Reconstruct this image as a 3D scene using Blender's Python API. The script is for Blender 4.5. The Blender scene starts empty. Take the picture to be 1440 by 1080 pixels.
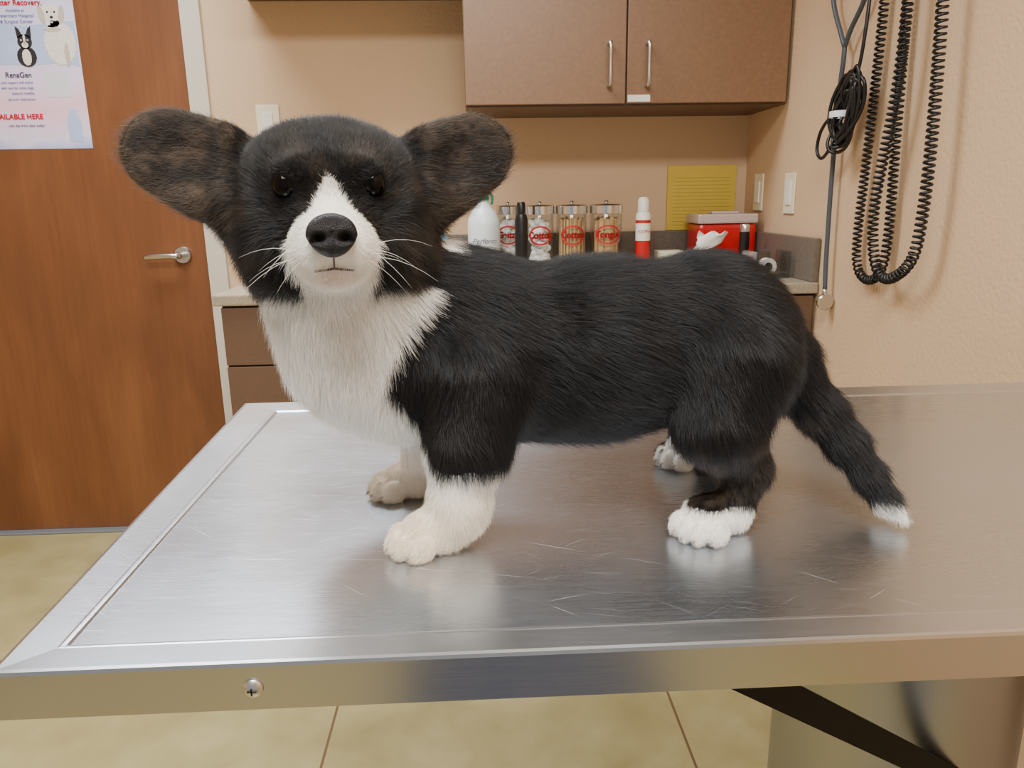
import bpy, bmesh, math, random
import numpy as np
from mathutils import Vector, Matrix, kdtree
random.seed(7); rng=np.random.default_rng(7)
COL=bpy.context.scene.collection
# ------------------------------------------------------------------ materials
def srgb(r,g,b):
    f=lambda c:(c/255/12.92 if c/255<=.04045 else ((c/255+.055)/1.055)**2.4)
    return (f(r),f(g),f(b),1)
class NT:
    def __init__(s,name):
        s.m=bpy.data.materials.new(name); s.m.use_nodes=True; s.t=s.m.node_tree
        s.b=s.t.nodes['Principled BSDF']; s.out=s.t.nodes['Material Output']
    def n(s,k,**kw):
        x=s.t.nodes.new(k)
        for a,v in kw.items(): setattr(x,a,v)
        return x
    def l(s,a,b): s.t.links.new(a,b)
def M(name,col,rough=.5,metal=0,var=0,vscale=20,bump=0,bscale=200,spec=.5,stretch=(1,1,1),trans=0,coat=0,alpha=1):
    q=NT(name); b=q.b
    b.inputs['Base Color'].default_value=col; b.inputs['Roughness'].default_value=rough
    b.inputs['Metallic'].default_value=metal; b.inputs['Specular IOR Level'].default_value=spec
    b.inputs['Coat Weight'].default_value=coat; b.inputs['Alpha'].default_value=alpha
    b.inputs['Transmission Weight'].default_value=trans
    g=q.n('ShaderNodeNewGeometry'); mp=q.n('ShaderNodeMapping'); q.l(g.outputs['Position'],mp.inputs['Vector']); mp.inputs['Scale'].default_value=stretch
    nz=q.n('ShaderNodeTexNoise'); nz.inputs['Scale'].default_value=vscale; nz.inputs['Detail'].default_value=6
    q.l(mp.outputs[0],nz.inputs['Vector'])
    mx=q.n('ShaderNodeMix',data_type='RGBA'); 
    mx.inputs[6].default_value=tuple(c*(1-var) for c in col[:3])+(1,); mx.inputs[7].default_value=tuple(min(1,c*(1+var)) for c in col[:3])+(1,)
    q.l(nz.outputs[0],mx.inputs[0]); q.l(mx.outputs[2],b.inputs['Base Color'])
    if bump:
        n2=q.n('ShaderNodeTexNoise'); n2.inputs['Scale'].default_value=bscale; n2.inputs['Detail'].default_value=3; q.l(g.outputs['Position'],n2.inputs['Vector'])
        bp=q.n('ShaderNodeBump'); bp.inputs['Strength'].default_value=bump; bp.inputs['Distance'].default_value=.003
        q.l(n2.outputs[0],bp.inputs['Height']); q.l(bp.outputs[0],b.inputs['Normal'])
    return q.m
m_wall=M('wall_paint',srgb(208,176,140),.75,var=.04,vscale=3,bump=.45,bscale=110)
m_ceil=M('ceiling_tile',srgb(235,232,225),.8,var=.03)
m_trim=M('trim_paint',srgb(200,190,172),.5,var=.03)
m_cab=M('brown_laminate',srgb(126,94,67),.38,var=.20,vscale=90,bump=.05,bscale=300)
m_cabd=M('brown_laminate_dark',srgb(92,68,50),.45,var=.15,vscale=120)
m_cabl=M('lower_laminate',srgb(100,76,58),.42,var=.15,vscale=120)
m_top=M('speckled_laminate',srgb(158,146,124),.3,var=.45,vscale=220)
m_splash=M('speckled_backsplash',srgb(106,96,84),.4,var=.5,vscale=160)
m_chrome=M('satin_nickel',srgb(205,203,198),.25,1,var=.03)
m_lid=M('bright_jar_lid_metal',srgb(225,224,220),.2,1,var=.03)
m_black=M('black_rubber',srgb(18,18,20),.4,var=.1)
m_blackp=M('black_plastic',srgb(14,14,15),.35,var=.1)
m_brace=M('black_painted_steel',srgb(10,10,11),.6,var=.1,spec=.2)
m_reflmat=M('slate_blue_reflection_mat',srgb(44,54,78),.8,var=.15,vscale=60)
m_gray=M('gray_rubber',srgb(66,72,80),.4,var=.1)
m_white=M('white_plastic',srgb(232,228,215),.4,var=.03)
m_whisk=M('white_whisker',srgb(235,232,225),.5,var=.03)
m_plate=M('ivory_plate',srgb(232,220,192),.4,var=.02)
m_bottle=M('translucent_white_plastic',srgb(214,222,222),.35,var=.04)
m_green=M('green_plastic',srgb(20,130,100),.35,var=.05)
m_red=M('red_plastic',srgb(215,28,30),.25,var=.05,trans=.25)
m_redcan=M('red_can_paint',srgb(190,28,28),.3,var=.05)
m_redink=M('red_ink',srgb(180,30,28),.5,var=.05)
m_redlid=M('pink_clear_lid',srgb(226,204,198),.2,var=.05,trans=.35)
m_yellow=M('yellow_paper',srgb(206,178,64),.65,var=.04,vscale=30)
m_yelline=M('yellow_paper_print',srgb(180,156,58),.65,var=.05)
m_paper=M('white_paper',srgb(232,228,220),.7,var=.03)
m_card=M('printed_carton',srgb(205,205,180),.6,var=.08)
m_cotton=M('cotton',srgb(240,238,232),.9,var=.06,vscale=90,bump=.5,bscale=120)
m_stick=M('birch_sticks',srgb(206,168,116),.6,var=.3,vscale=60,stretch=(6,6,1))
m_blue=M('light_blue_plastic',srgb(120,175,190),.4,var=.05)
m_ink=M('dark_ink',srgb(60,62,90),.6,var=.05)
m_blueink=M('blue_ink',srgb(70,90,150),.6,var=.05)
m_psky=M('poster_photo',srgb(176,190,222),.45,var=.15,vscale=8)
m_pdog=M('poster_cream',srgb(226,216,202),.5,var=.14,vscale=60)
m_pdog2=M('poster_cream_shade',srgb(190,176,160),.5,var=.12,vscale=60)
m_pdk=M('poster_black',srgb(38,36,40),.5,var=.06)
m_ppink=M('poster_pink',srgb(208,140,140),.5,var=.06)
m_pqr=M('poster_gray_square',srgb(208,210,214),.5,var=.06)
m_thr=M('aluminium_threshold',srgb(150,160,170),.4,.6,var=.05)
m_tie=M('white_tie',srgb(225,225,225),.5,var=.03)
m_eye=M('dark_eye',(.0022,.0016,.0014,1),.09,var=.3,vscale=300,spec=.13)
m_nose=M('black_nose_leather',(.007,.006,.007,1),.42,var=.2,vscale=900,bump=.5,bscale=1400,spec=.32)
m_lip=M('lip_skin',srgb(84,56,54),.5,var=.1)
def poster_sheet():
    q=NT('poster_gradient_print'); g=q.n('ShaderNodeNewGeometry'); s=q.n('ShaderNodeSeparateXYZ'); q.l(g.outputs['Position'],s.inputs[0])
    mr=q.n('ShaderNodeMapRange'); mr.inputs[1].default_value=1.338; mr.inputs[2].default_value=1.93; q.l(s.outputs[2],mr.inputs[0])
    nz=q.n('ShaderNodeTexNoise'); nz.inputs['Scale'].default_value=9; q.l(g.outputs['Position'],nz.inputs[0])
    ma=q.n('ShaderNodeMath',operation='MULTIPLY_ADD'); ma.inputs[1].default_value=.16; q.l(nz.outputs[0],ma.inputs[0]); q.l(mr.outputs[0],ma.inputs[2])
    cr=q.n('ShaderNodeValToRGB'); q.l(ma.outputs[0],cr.inputs[0]); e=cr.color_ramp.elements
    e[0].position=.06; e[0].color=srgb(140,160,208); e[1].position=.95; e[1].color=srgb(208,206,232)
    for p,c in((.14,(216,208,228)),(.28,(234,188,200)),(.42,(226,204,226)),(.6,(216,206,232))): x=e.new(p); x.color=srgb(*c)
    q.l(cr.outputs[0],q.b.inputs['Base Color']); q.b.inputs['Roughness'].default_value=.4; return q.m
m_poster=poster_sheet()
def glass(name,tint=(.90,.92,.92,1)):
    q=NT(name); q.t.nodes.remove(q.b)
    tr=q.n('ShaderNodeBsdfTransparent'); tr.inputs[0].default_value=tint
    gl=q.n('ShaderNodeBsdfGlossy'); gl.inputs['Roughness'].default_value=.04
    lw=q.n('ShaderNodeLayerWeight'); lw.inputs[0].default_value=.25
    mr=q.n('ShaderNodeMapRange'); mr.inputs[3].default_value=.03; mr.inputs[4].default_value=.6; q.l(lw.outputs['Facing'],mr.inputs[0])
    mx=q.n('ShaderNodeMixShader'); q.l(mr.outputs[0],mx.inputs[0]); q.l(tr.outputs[0],mx.inputs[1]); q.l(gl.outputs[0],mx.inputs[2]); q.l(mx.outputs[0],q.out.inputs[0])
    return q.m
m_glass=glass('clear_glass')
def wood():
    q=NT('stained_door_veneer'); g=q.n('ShaderNodeNewGeometry'); mp=q.n('ShaderNodeMapping'); mp.inputs['Scale'].default_value=(3.5,3.5,.9); q.l(g.outputs['Position'],mp.inputs[0])
    n1=q.n('ShaderNodeTexNoise'); n1.inputs['Scale'].default_value=1.6; n1.inputs['Detail'].default_value=7; n1.inputs['Distortion'].default_value=.4; q.l(mp.outputs[0],n1.inputs[0])
    mp2=q.n('ShaderNodeMapping'); mp2.inputs['Scale'].default_value=(110,110,4); q.l(g.outputs['Position'],mp2.inputs[0])
    n2=q.n('ShaderNodeTexNoise'); n2.inputs['Scale'].default_value=1; n2.inputs['Detail'].default_value=4; q.l(mp2.outputs[0],n2.inputs[0])
    ad=q.n('ShaderNodeMath',operation='MULTIPLY_ADD'); ad.inputs[1].default_value=.30; q.l(n2.outputs[0],ad.inputs[0]); q.l(n1.outputs[0],ad.inputs[2])
    cr=q.n('ShaderNodeValToRGB'); q.l(ad.outputs[0],cr.inputs[0]); e=cr.color_ramp.elements
    e[0].position=.35; e[0].color=srgb(96,57,33); e[1].position=.95; e[1].color=srgb(132,84,50)
    x=e.new(.65); x.color=srgb(113,69,40)
    q.l(cr.outputs[0],q.b.inputs['Base Color']); q.b.inputs['Roughness'].default_value=.38
    return q.m
m_wood=wood()
def floor_m():
    q=NT('stained_concrete_floor'); g=q.n('ShaderNodeNewGeometry'); sx=q.n('ShaderNodeSeparateXYZ'); q.l(g.outputs['Position'],sx.inputs[0])
    n1=q.n('ShaderNodeTexNoise'); n1.inputs['Scale'].default_value=5; n1.inputs['Detail'].default_value=9; n1.inputs['Roughness'].default_value=.6; q.l(g.outputs['Position'],n1.inputs[0])
    cr=q.n('ShaderNodeValToRGB'); q.l(n1.outputs[0],cr.inputs[0]); e=cr.color_ramp.elements
    e[0].position=.2; e[0].color=srgb(136,124,80); e[1].position=.85; e[1].color=srgb(182,170,126); x=e.new(.5); x.color=srgb(158,146,101)
    def line(o,off):
        a=q.n('ShaderNodeMath',operation='ADD'); a.inputs[1].default_value=off; q.l(o,a.inputs[0])
        d=q.n('ShaderNodeMath',operation='PINGPONG'); d.inputs[1].default_value=.787/2; q.l(a.outputs[0],d.inputs[0])
        c=q.n('ShaderNodeMath',operation='LESS_THAN'); c.inputs[1].default_value=.003; q.l(d.outputs[0],c.inputs[0]); return c
    a=line(sx.outputs[0],.36+.787*4); b=line(sx.outputs[1],-1.79+.787*6)
    mxx=q.n('ShaderNodeMath',operation='MAXIMUM'); q.l(a.outputs[0],mxx.inputs[0]); q.l(b.outputs[0],mxx.inputs[1])
    mx=q.n('ShaderNodeMix',data_type='RGBA'); q.l(mxx.outputs[0],mx.inputs[0]); q.l(cr.outputs[0],mx.inputs[6]); mx.inputs[7].default_value=srgb(108,84,60)
    q.l(mx.outputs[2],q.b.inputs['Base Color']); q.b.inputs['Roughness'].default_value=.3
    return q.m
m_floor=floor_m()
def steel(name,base,rough,scr=True,tangent=(0,1,0),aniso=.65,lo=.81,hi=.93,amt=.14):
    q=NT(name); b=q.b; g=q.n('ShaderNodeNewGeometry')
    b.inputs['Metallic'].default_value=1
    wn=q.n('ShaderNodeTexNoise'); wn.inputs['Scale'].default_value=3; q.l(g.outputs['Position'],wn.inputs[0])
    va=q.n('ShaderNodeVectorMath',operation='MULTIPLY_ADD'); va.inputs[1].default_value=(.02,.02,0); q.l(wn.outputs['Color'],va.inputs[0]); q.l(g.outputs['Position'],va.inputs[2])
    def st(src,scale,rot,s=1,det=2):
        mr=q.n('ShaderNodeMapping',vector_type='POINT'); mr.inputs['Rotation'].default_value=(0,0,rot); q.l(src,mr.inputs[0])
        mp=q.n('ShaderNodeMapping'); mp.inputs['Scale'].default_value=scale; q.l(mr.outputs[0],mp.inputs[0])
        n=q.n('ShaderNodeTexNoise'); n.inputs['Scale'].default_value=s; n.inputs['Detail'].default_value=det; q.l(mp.outputs[0],n.inputs[0]); return n.outputs[0]
    bl=st(g.outputs['Position'],(4,4,4),0,1,5)
    fine=st(g.outputs['Position'],(25,1400,1400),0,1,1)
    av=q.n('ShaderNodeMath',operation='MULTIPLY_ADD'); av.inputs[1].default_value=.35; q.l(fine,av.inputs[0]); q.l(bl,av.inputs[2])
    mr=q.n('ShaderNodeMapRange'); mr.inputs[1].default_value=.45; mr.inputs[2].default_value=.9; mr.inputs[3].default_value=rough-.04; mr.inputs[4].default_value=rough+.05; q.l(av.outputs[0],mr.inputs[0])
    b.inputs['Anisotropic'].default_value=aniso
    cx=q.n('ShaderNodeCombineXYZ'); 
    for i in range(3): cx.inputs[i].default_value=tangent[i]
    if aniso>0: q.l(cx.outputs[0],b.inputs['Tangent'])
    cm=None
    if scr:
        for rot,sc in ((.45,(14,1700,1)),(-.3,(18,1900,1)),(.75,(17,1700,1)),(-.6,(20,1700,1)),(.1,(12,1700,1)),(.25,(16,1800,1))):
            o=st(va.outputs[0],sc,rot,1,0); t=q.n('ShaderNodeMapRange'); t.inputs[1].default_value=lo; t.inputs[2].default_value=hi; q.l(o,t.inputs[0])
            if cm is None: cm=t.outputs[0]
            else:
                mm=q.n('ShaderNodeMath',operation='MAXIMUM'); q.l(cm,mm.inputs[0]); q.l(t.outputs[0],mm.inputs[1]); cm=mm.outputs[0]
    if cm is not None:
        mx=q.n('ShaderNodeMix',data_type='RGBA'); mx.inputs[6].default_value=base; mx.inputs[7].default_value=tuple(min(1,c*1.25) for c in base[:3])+(1,)
        q.l(cm,mx.inputs[0]); q.l(mx.outputs[2],b.inputs['Base Color'])
        ra=q.n('ShaderNodeMath',operation='MULTIPLY_ADD'); ra.inputs[1].default_value=amt; q.l(cm,ra.inputs[0]); q.l(mr.outputs[0],ra.inputs[2]); q.l(ra.outputs[0],b.inputs['Roughness'])
    else:
        b.inputs['Base Color'].default_value=base; q.l(mr.outputs[0],b.inputs['Roughness'])
    return q.m
m_steel=steel('brushed_scratched_steel',(.60,.645,.705,1),.27,aniso=.65,amt=.25)
m_steelb=steel('brushed_steel_border',(.62,.655,.70,1),.30,aniso=.55)
m_steela=steel('brushed_steel_apron',(.50,.49,.475,1),.22,False,(0,0,1),.4)
m_steel2=steel('brushed_steel_column',(.36,.37,.39,1),.36,False,(0,0,1),.3)
# ------------------------------------------------------------------ geometry helpers
def mk(name,verts,faces,mat,smooth=False):
    me=bpy.data.meshes.new(name); me.from_pydata([tuple(v) for v in verts],[],faces); me.validate(); me.update()
    if mat: me.materials.append(mat)
    if smooth: me.polygons.foreach_set('use_smooth',[True]*len(me.polygons))
    o=bpy.data.objects.new(name,me); COL.objects.link(o); return o
def recalc(o):
    bm=bmesh.new(); bm.from_mesh(o.data); bmesh.ops.recalc_face_normals(bm,faces=bm.faces); bm.to_mesh(o.data); bm.free(); return o
def boxes(name,bs,mat,bevel=0):
    bm=bmesh.new()
    for x0,x1,y0,y1,z0,z1 in bs:
        r=bmesh.ops.create_cube(bm,size=1); vs=r['verts']
        for v in vs: v.co=Vector(((x0+x1)/2+v.co.x*(x1-x0),(y0+y1)/2+v.co.y*(y1-y0),(z0+z1)/2+v.co.z*(z1-z0)))
    if bevel: bmesh.ops.bevel(bm,geom=bm.edges[:],offset=bevel,segments=2,affect='EDGES',profile=.6)
    me=bpy.data.meshes.new(name); bm.to_mesh(me); bm.free(); me.materials.append(mat)
    o=bpy.data.objects.new(name,me); COL.objects.link(o); return o
def box(name,x0,x1,y0,y1,z0,z1,mat,bevel=0): return boxes(name,[(x0,x1,y0,y1,z0,z1)],mat,bevel)
def lathe(name,c,prof,mat,seg=40,axis='Z'):
    vs=[];fs=[];n=len(prof)
    for i in range(seg):
        a=2*math.pi*i/seg
        for r,z in prof:
            if axis=='Z': vs.append((c[0]+r*math.cos(a),c[1]+r*math.sin(a),c[2]+z))
            elif axis=='Y': vs.append((c[0]+r*math.cos(a),c[1]+z,c[2]+r*math.sin(a)))
            else: vs.append((c[0]+z,c[1]+r*math.cos(a),c[2]+r*math.sin(a)))
    for i in range(seg):
        j=(i+1)%seg
        for k in range(n-1): fs.append((i*n+k,j*n+k,j*n+k+1,i*n+k+1))
    o=mk(name,vs,fs,mat,True)
    bm=bmesh.new(); bm.from_mesh(o.data); bmesh.ops.remove_doubles(bm,verts=bm.verts,dist=1e-5); bmesh.ops.recalc_face_normals(bm,faces=bm.faces); bm.to_mesh(o.data); bm.free()
    try: o.data.set_sharp_from_angle(angle=math.radians(40))
    except Exception: pass
    return o
def catmull(P,n=8):
    P=[Vector(p) for p in P]; Q=[P[0]*2-P[1]]+P+[P[-1]*2-P[-2]]; out=[]
    for i in range(1,len(Q)-2):
        for s in range(n):
            t=s/n; a,b,c,d=Q[i-1],Q[i],Q[i+1],Q[i+2]
            out.append(.5*((2*b)+(c-a)*t+(2*a-5*b+4*c-d)*t*t+(3*b-a-3*c+d)*t**3))
    out.append(P[-1]); return out
def frames(P):
    T=[(P[min(i+1,len(P)-1)]-P[max(i-1,0)]).normalized() for i in range(len(P))]
    N=[T[0].orthogonal().normalized()]
    for i in range(1,len(P)):
        v=N[-1]-T[i]*N[-1].dot(T[i]); N.append(v.normalized())
    return T,N,[T[i].cross(N[i]) for i in range(len(P))]
def tubemesh(P,r,sides=8,off=0):
    P=[Vector(p) for p in P]; T,N,B=frames(P); R=r if hasattr(r,'__len__') else [r]*len(P)
    vs=[];fs=[]
    for i,p in enumerate(P):
        for k in range(sides):
            a=2*math.pi*k/sides; vs.append(p+(N[i]*math.cos(a)+B[i]*math.sin(a))*R[i])
    for i in range(len(P)-1):
        for k in range(sides):
            k2=(k+1)%sides; fs.append((off+i*sides+k,off+i*sides+k2,off+(i+1)*sides+k2,off+(i+1)*sides+k))
    fs.append(tuple(off+k for k in range(sides))[::-1]); fs.append(tuple(off+(len(P)-1)*sides+k for k in range(sides)))
    return vs,fs
def tube(name,P,r,mat,sides=8):
    vs,fs=tubemesh(P,r,sides); return mk(name,vs,fs,mat,True)
def tubes(name,L,mat,sides=6):
    V=[];Fc=[]
    for P,r in L:
        vs,fs=tubemesh(P,r,sides,len(V)); V+=vs; Fc+=fs
    return mk(name,V,Fc,mat,True)
def text(name,s,size,loc,mat,rotx=90,rotz=0,align='CENTER',shear=0,ext=.0002,bold=0):
    c=bpy.data.curves.new(name,'FONT'); c.body=s; c.size=size; c.align_x=align; c.align_y='CENTER'; c.extrude=ext; c.shear=shear; c.offset=bold
    t=bpy.data.objects.new('tmp',c); COL.objects.link(t); bpy.context.view_layer.update()
    me=bpy.data.meshes.new_from_object(t); bpy.data.objects.remove(t); me.materials.clear(); me.materials.append(mat); me.name=name
    me.transform(Matrix.Translation(loc)@Matrix.Rotation(math.radians(rotz),4,'Z')@Matrix.Rotation(math.radians(rotx),4,'X'))
    o=bpy.data.objects.new(name,me); COL.objects.link(o); return o
def flat(name,pts,y,mat,th=.0003):
    n=len(pts); vs=[(x,y,z) for x,z in pts]+[(x,y+th,z) for x,z in pts]
    fs=[tuple(range(n)),tuple(range(2*n-1,n-1,-1))]+[(i,(i+1)%n,n+(i+1)%n,n+i) for i in range(n)]
    return recalc(mk(name,vs,fs,mat))
def ell(cx,cz,rx,rz,n=28,rot=0,fz=0):
    out=[]
    for i in range(n):
        a=2*math.pi*i/n; k=1+fz*(1 if i%2 else -1)*random.random(); X=rx*math.cos(a)*k; Z=rz*math.sin(a)*k
        out.append((cx+X*math.cos(rot)-Z*math.sin(rot),cz+X*math.sin(rot)+Z*math.cos(rot)))
    return out
def joinm(name,objs,mat):
    bm=bmesh.new()
    for o in objs: bm.from_mesh(o.data)
    me=bpy.data.meshes.new(name); bm.to_mesh(me); bm.free(); me.materials.append(mat)
    for o in objs: bpy.data.objects.remove(o)
    o=bpy.data.objects.new(name,me); COL.objects.link(o); return o
def thing(name,loc,label,cat,parts=(),group=None):
    e=bpy.data.objects.new(name,None); e.empty_display_size=.05; e.location=loc; COL.objects.link(e)
    e['label']=label; e['category']=cat
    if group: e['group']=group
    for p in parts: adopt(e,p,loc)
    return e
def adopt(e,p,loc):
    if p.type in('MESH',): p.data.transform(Matrix.Translation(-Vector(loc)))
    p.parent=e; return p
def single(o,label,cat,group=None):
    o['label']=label; o['category']=cat
    if group:o['group']=group
    return o
def struct(o): o['kind']='structure'; return o
# ------------------------------------------------------------------ room
YB=2.605; XR=.92
struct(box('floor',-2.6,1.02,-1.6,2.72,-.05,0,m_floor))
struct(boxes('wall_back',[(-2.5,-1.84,YB,2.72,0,2.7),(-1.84,-.915,YB,2.72,2.10,2.7),(-.915,XR+.1,YB,2.72,0,2.7)],m_wall))
struct(box('wall_right',XR,XR+.1,-1.6,YB,0,2.7,m_wall))
struct(box('wall_left',-2.6,-2.5,-1.6,2.72,0,2.7,m_wall))
struct(box('ceiling',-2.6,1.02,-1.6,2.72,2.7,2.75,m_ceil))
d=struct(box('door_1',-1.835,-.918,YB,YB+.044,.008,2.095,m_wood,.002))
struct(boxes('trim_1',[(-.915,-.852,YB-.014,YB,0,2.16),(-1.903,-1.84,YB-.014,YB,0,2.16),(-1.84,-.915,YB-.014,YB,2.10,2.16)],m_trim,.003))
struct(box('trim_2',-1.84,-.915,YB-.03,YB+.06,0,.008,m_thr,.002))
h=[lathe('rose',(-.996,YB,.99),[(0,-.012),(.026,-.012),(.029,-.008),(.029,0)],m_chrome,36,'Y'),
   tube('lever',catmull([(-.996,YB-.01,.99),(-.996,YB-.045,.99),(-1.004,YB-.056,.99),(-1.03,YB-.058,.991),(-1.075,YB-.057,.989),(-1.102,YB-.05,.986)],6),[.011]*12+[.0095]*19,m_chrome,14)]
hd=joinm('door_handle',h,m_chrome)
for p in hd.data.polygons:p.use_smooth=True
hd.parent=d; hd['label']='satin nickel lever handle'
single(box('reflection_mat',-.22,.42,-1.5,-.35,.0005,.012,m_reflmat,.004),'added out-of-view slate blue mat reflected in the exam table apron','added reflection mat')  # unseen mat, added only to give the table apron its blue-grey reflection
# poster on the door
yp=YB-.0012
P=[flat('sheet',[(-1.70,1.338),(-1.243,1.338),(-1.241,1.93),(-1.70,1.93)],yp,m_poster,.001),
   flat('photo',[(-1.69,1.600),(-1.40,1.59),(-1.30,1.597),(-1.247,1.585),(-1.245,1.72),(-1.40,1.705),(-1.52,1.72),(-1.69,1.71)],yp-.0004,m_psky),
   flat('blank_square',[(-1.365,1.495),(-1.29,1.495),(-1.29,1.57),(-1.365,1.57)],yp-.0007,m_pqr),
   flat('bottle_picture',[(-1.312,1.36),(-1.268,1.36),(-1.268,1.43),(-1.278,1.445),(-1.278,1.46),(-1.302,1.46),(-1.302,1.445),(-1.312,1.43)],yp-.0007,m_psky)]
yy=yp-.0012
dogw=[flat('a',ell(-1.312,1.735,.030,.036,40,0,.06),yy,m_pdog),flat('a',ell(-1.297,1.655,.048,.064,60,0,.07),yy,m_pdog)]
P.append(joinm('white_dog_picture',dogw,m_pdog))
P.append(joinm('dog_shade_picture',[flat('a',ell(-1.342,1.737,.009,.026,24,.2,.1),yy-.0003,m_pdog2),flat('a',ell(-1.282,1.737,.009,.026,24,-.2,.1),yy-.0003,m_pdog2),flat('a',ell(-1.312,1.694,.024,.007,24,0,.2),yy-.0003,m_pdog2),flat('a',ell(-1.280,1.62,.008,.035,24,0,.2),yy-.0003,m_pdog2)],m_pdog2))
P.append(joinm('dog_face_marks',[flat('a',ell(-1.323,1.745,.0030,.0030),yy-.0006,m_pdk),flat('a',ell(-1.301,1.745,.0030,.0030),yy-.0006,m_pdk),flat('a',ell(-1.312,1.730,.0050,.0038),yy-.0006,m_pdk),flat('a',ell(-1.312,1.719,.007,.0014),yy-.0006,m_pdk)],m_pdk))
bt=[flat('a',ell(-1.405,1.660,.022,.022,36,0,.04),yy-.0008,m_pdk),flat('a',[(-1.426,1.668),(-1.429,1.705),(-1.419,1.698),(-1.410,1.678)],yy-.0008,m_pdk),flat('a',[(-1.384,1.668),(-1.381,1.705),(-1.391,1.698),(-1.400,1.678)],yy-.0008,m_pdk),flat('a',ell(-1.405,1.616,.030,.030,36,0,.04),yy-.0008,m_pdk)]
P.append(joinm('black_dog_picture',bt,m_pdk))
P.append(joinm('dog_blaze_picture',[flat('a',ell(-1.405,1.668,.0035,.014),yy-.0014,m_pdog),flat('a',ell(-1.405,1.650,.010,.009),yy-.0014,m_pdog),flat('a',ell(-1.405,1.614,.014,.024,30,0,.06),yy-.0014,m_pdog)],m_pdog))
P.append(joinm('dog_eye_marks',[flat('a',ell(-1.415,1.664,.003,.003),yy-.0018,m_pdog2),flat('a',ell(-1.395,1.664,.003,.003),yy-.0018,m_pdog2),flat('a',ell(-1.405,1.654,.004,.003),yy-.0018,m_ppink)],m_pdog2))
for s,sz,x,z,m,al,bo in (("Better Recovery.",.030,-1.425,1.845,m_ink,'CENTER',0),("Better Recovery.",.022,-1.335,1.772,m_redink,'RIGHT',.0004),("Available at",.012,-1.42,1.750,m_blueink,'CENTER',0),("Veterinary Hospital",.014,-1.42,1.735,m_blueink,'CENTER',0),("& Surgical Center",.014,-1.42,1.718,m_blueink,'CENTER',0),
    ("RenaGen",.022,-1.40,1.562,m_ink,'RIGHT',.0003),("joint support soft chews",.010,-1.40,1.54,m_blueink,'RIGHT',0),("daily care for active dogs",.010,-1.40,1.524,m_blueink,'RIGHT',0),("supports mobility",.010,-1.40,1.508,m_blueink,'RIGHT',0),("ask your veterinarian",.010,-1.40,1.49,m_blueink,'RIGHT',0),
    ("AVAILABLE HERE",.022,-1.385,1.437,m_redink,'RIGHT',.0006),("visit the front desk today",.011,-1.385,1.41,m_ink,'RIGHT',0)):
    P.append(text('lettering',s,sz,(x,yp-.0016,z),m,align=al,bold=bo))
thing('poster',(-1.47,yp,1.338),'white and lilac dog advertising poster taped on the wooden door','poster',P)
# wall plates
def plate_back(x,z): return [box('plate',x-.037,x+.037,YB-.006,YB-.0005,z-.058,z+.058,m_plate,.002),box('rocker',x-.016,x+.016,YB-.010,YB-.005,z-.033,z+.033,m_white,.0015)]
thing('light_switch',(-.672,YB-.0005,1.407),'ivory rocker light switch plate on the beige wall','light switch',plate_back(-.672,1.407))
def plate_right(y,z): return [box('plate',XR-.006,XR-.0005,y-.037,y+.037,z-.058,z+.058,m_plate,.002),box('rocker',XR-.010,XR-.005,y-.016,y+.016,z-.033,z+.033,m_white,.0015)]
thing('light_switch',(XR-.0005,2.22,1.16),'ivory rocker switch plate on the wall above the counter end','light switch',plate_right(2.22,1.160))
thing('wall_outlet',(XR-.0005,2.47,1.165),'ivory outlet plate near the wall corner','outlet',plate_right(2.47,1.165))
# upper cabinets
def pull(x,z0,z1,y):
    return tube('handle',catmull([(x,y,z0+.006),(x,y-.022,z0+.006),(x,y-.03,z0+.014),(x,y-.03,(z0+z1)/2),(x,y-.03,z1-.014),(x,y-.022,z1-.006),(x,y,z1-.006)],5),.0062,m_chrome,10)
c=thing('wall_cabinet',(.44,2.6,1.415),'brown laminate two-door wall cabinet above the counter','cabinet',
  [box('body',-.026,.916,2.294,2.604,1.415,2.25,m_cabd,.001)])
for x0,x1,hx in ((-.024,.4355,.387),(.4405,.908,.497)):
    dd=box('door',x0,x1,2.275,2.293,1.42,2.245,m_cab,.0015); adopt(c,dd,(.44,2.6,1.415))
    hh=pull(hx,1.462,1.586,2.275); hh.data.transform(Matrix.Translation(-Vector((.44,2.6,1.415)))); hh.parent=dd; hh['label']='satin metal bar handle'
single(box('name_tag',.443,.508,2.2735,2.2748,1.424,1.443,m_paper),'small white paper label stuck on cabinet door edge','label')
c=thing('wall_cabinet',(-.36,2.6,1.772),'high brown laminate wall cabinet over the bare wall','cabinet',[box('body',-.70,-.028,2.294,2.604,1.772,2.25,m_cabd,.001),box('door',-.698,-.03,2.275,2.293,1.774,2.245,m_cab,.0015)])
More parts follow.
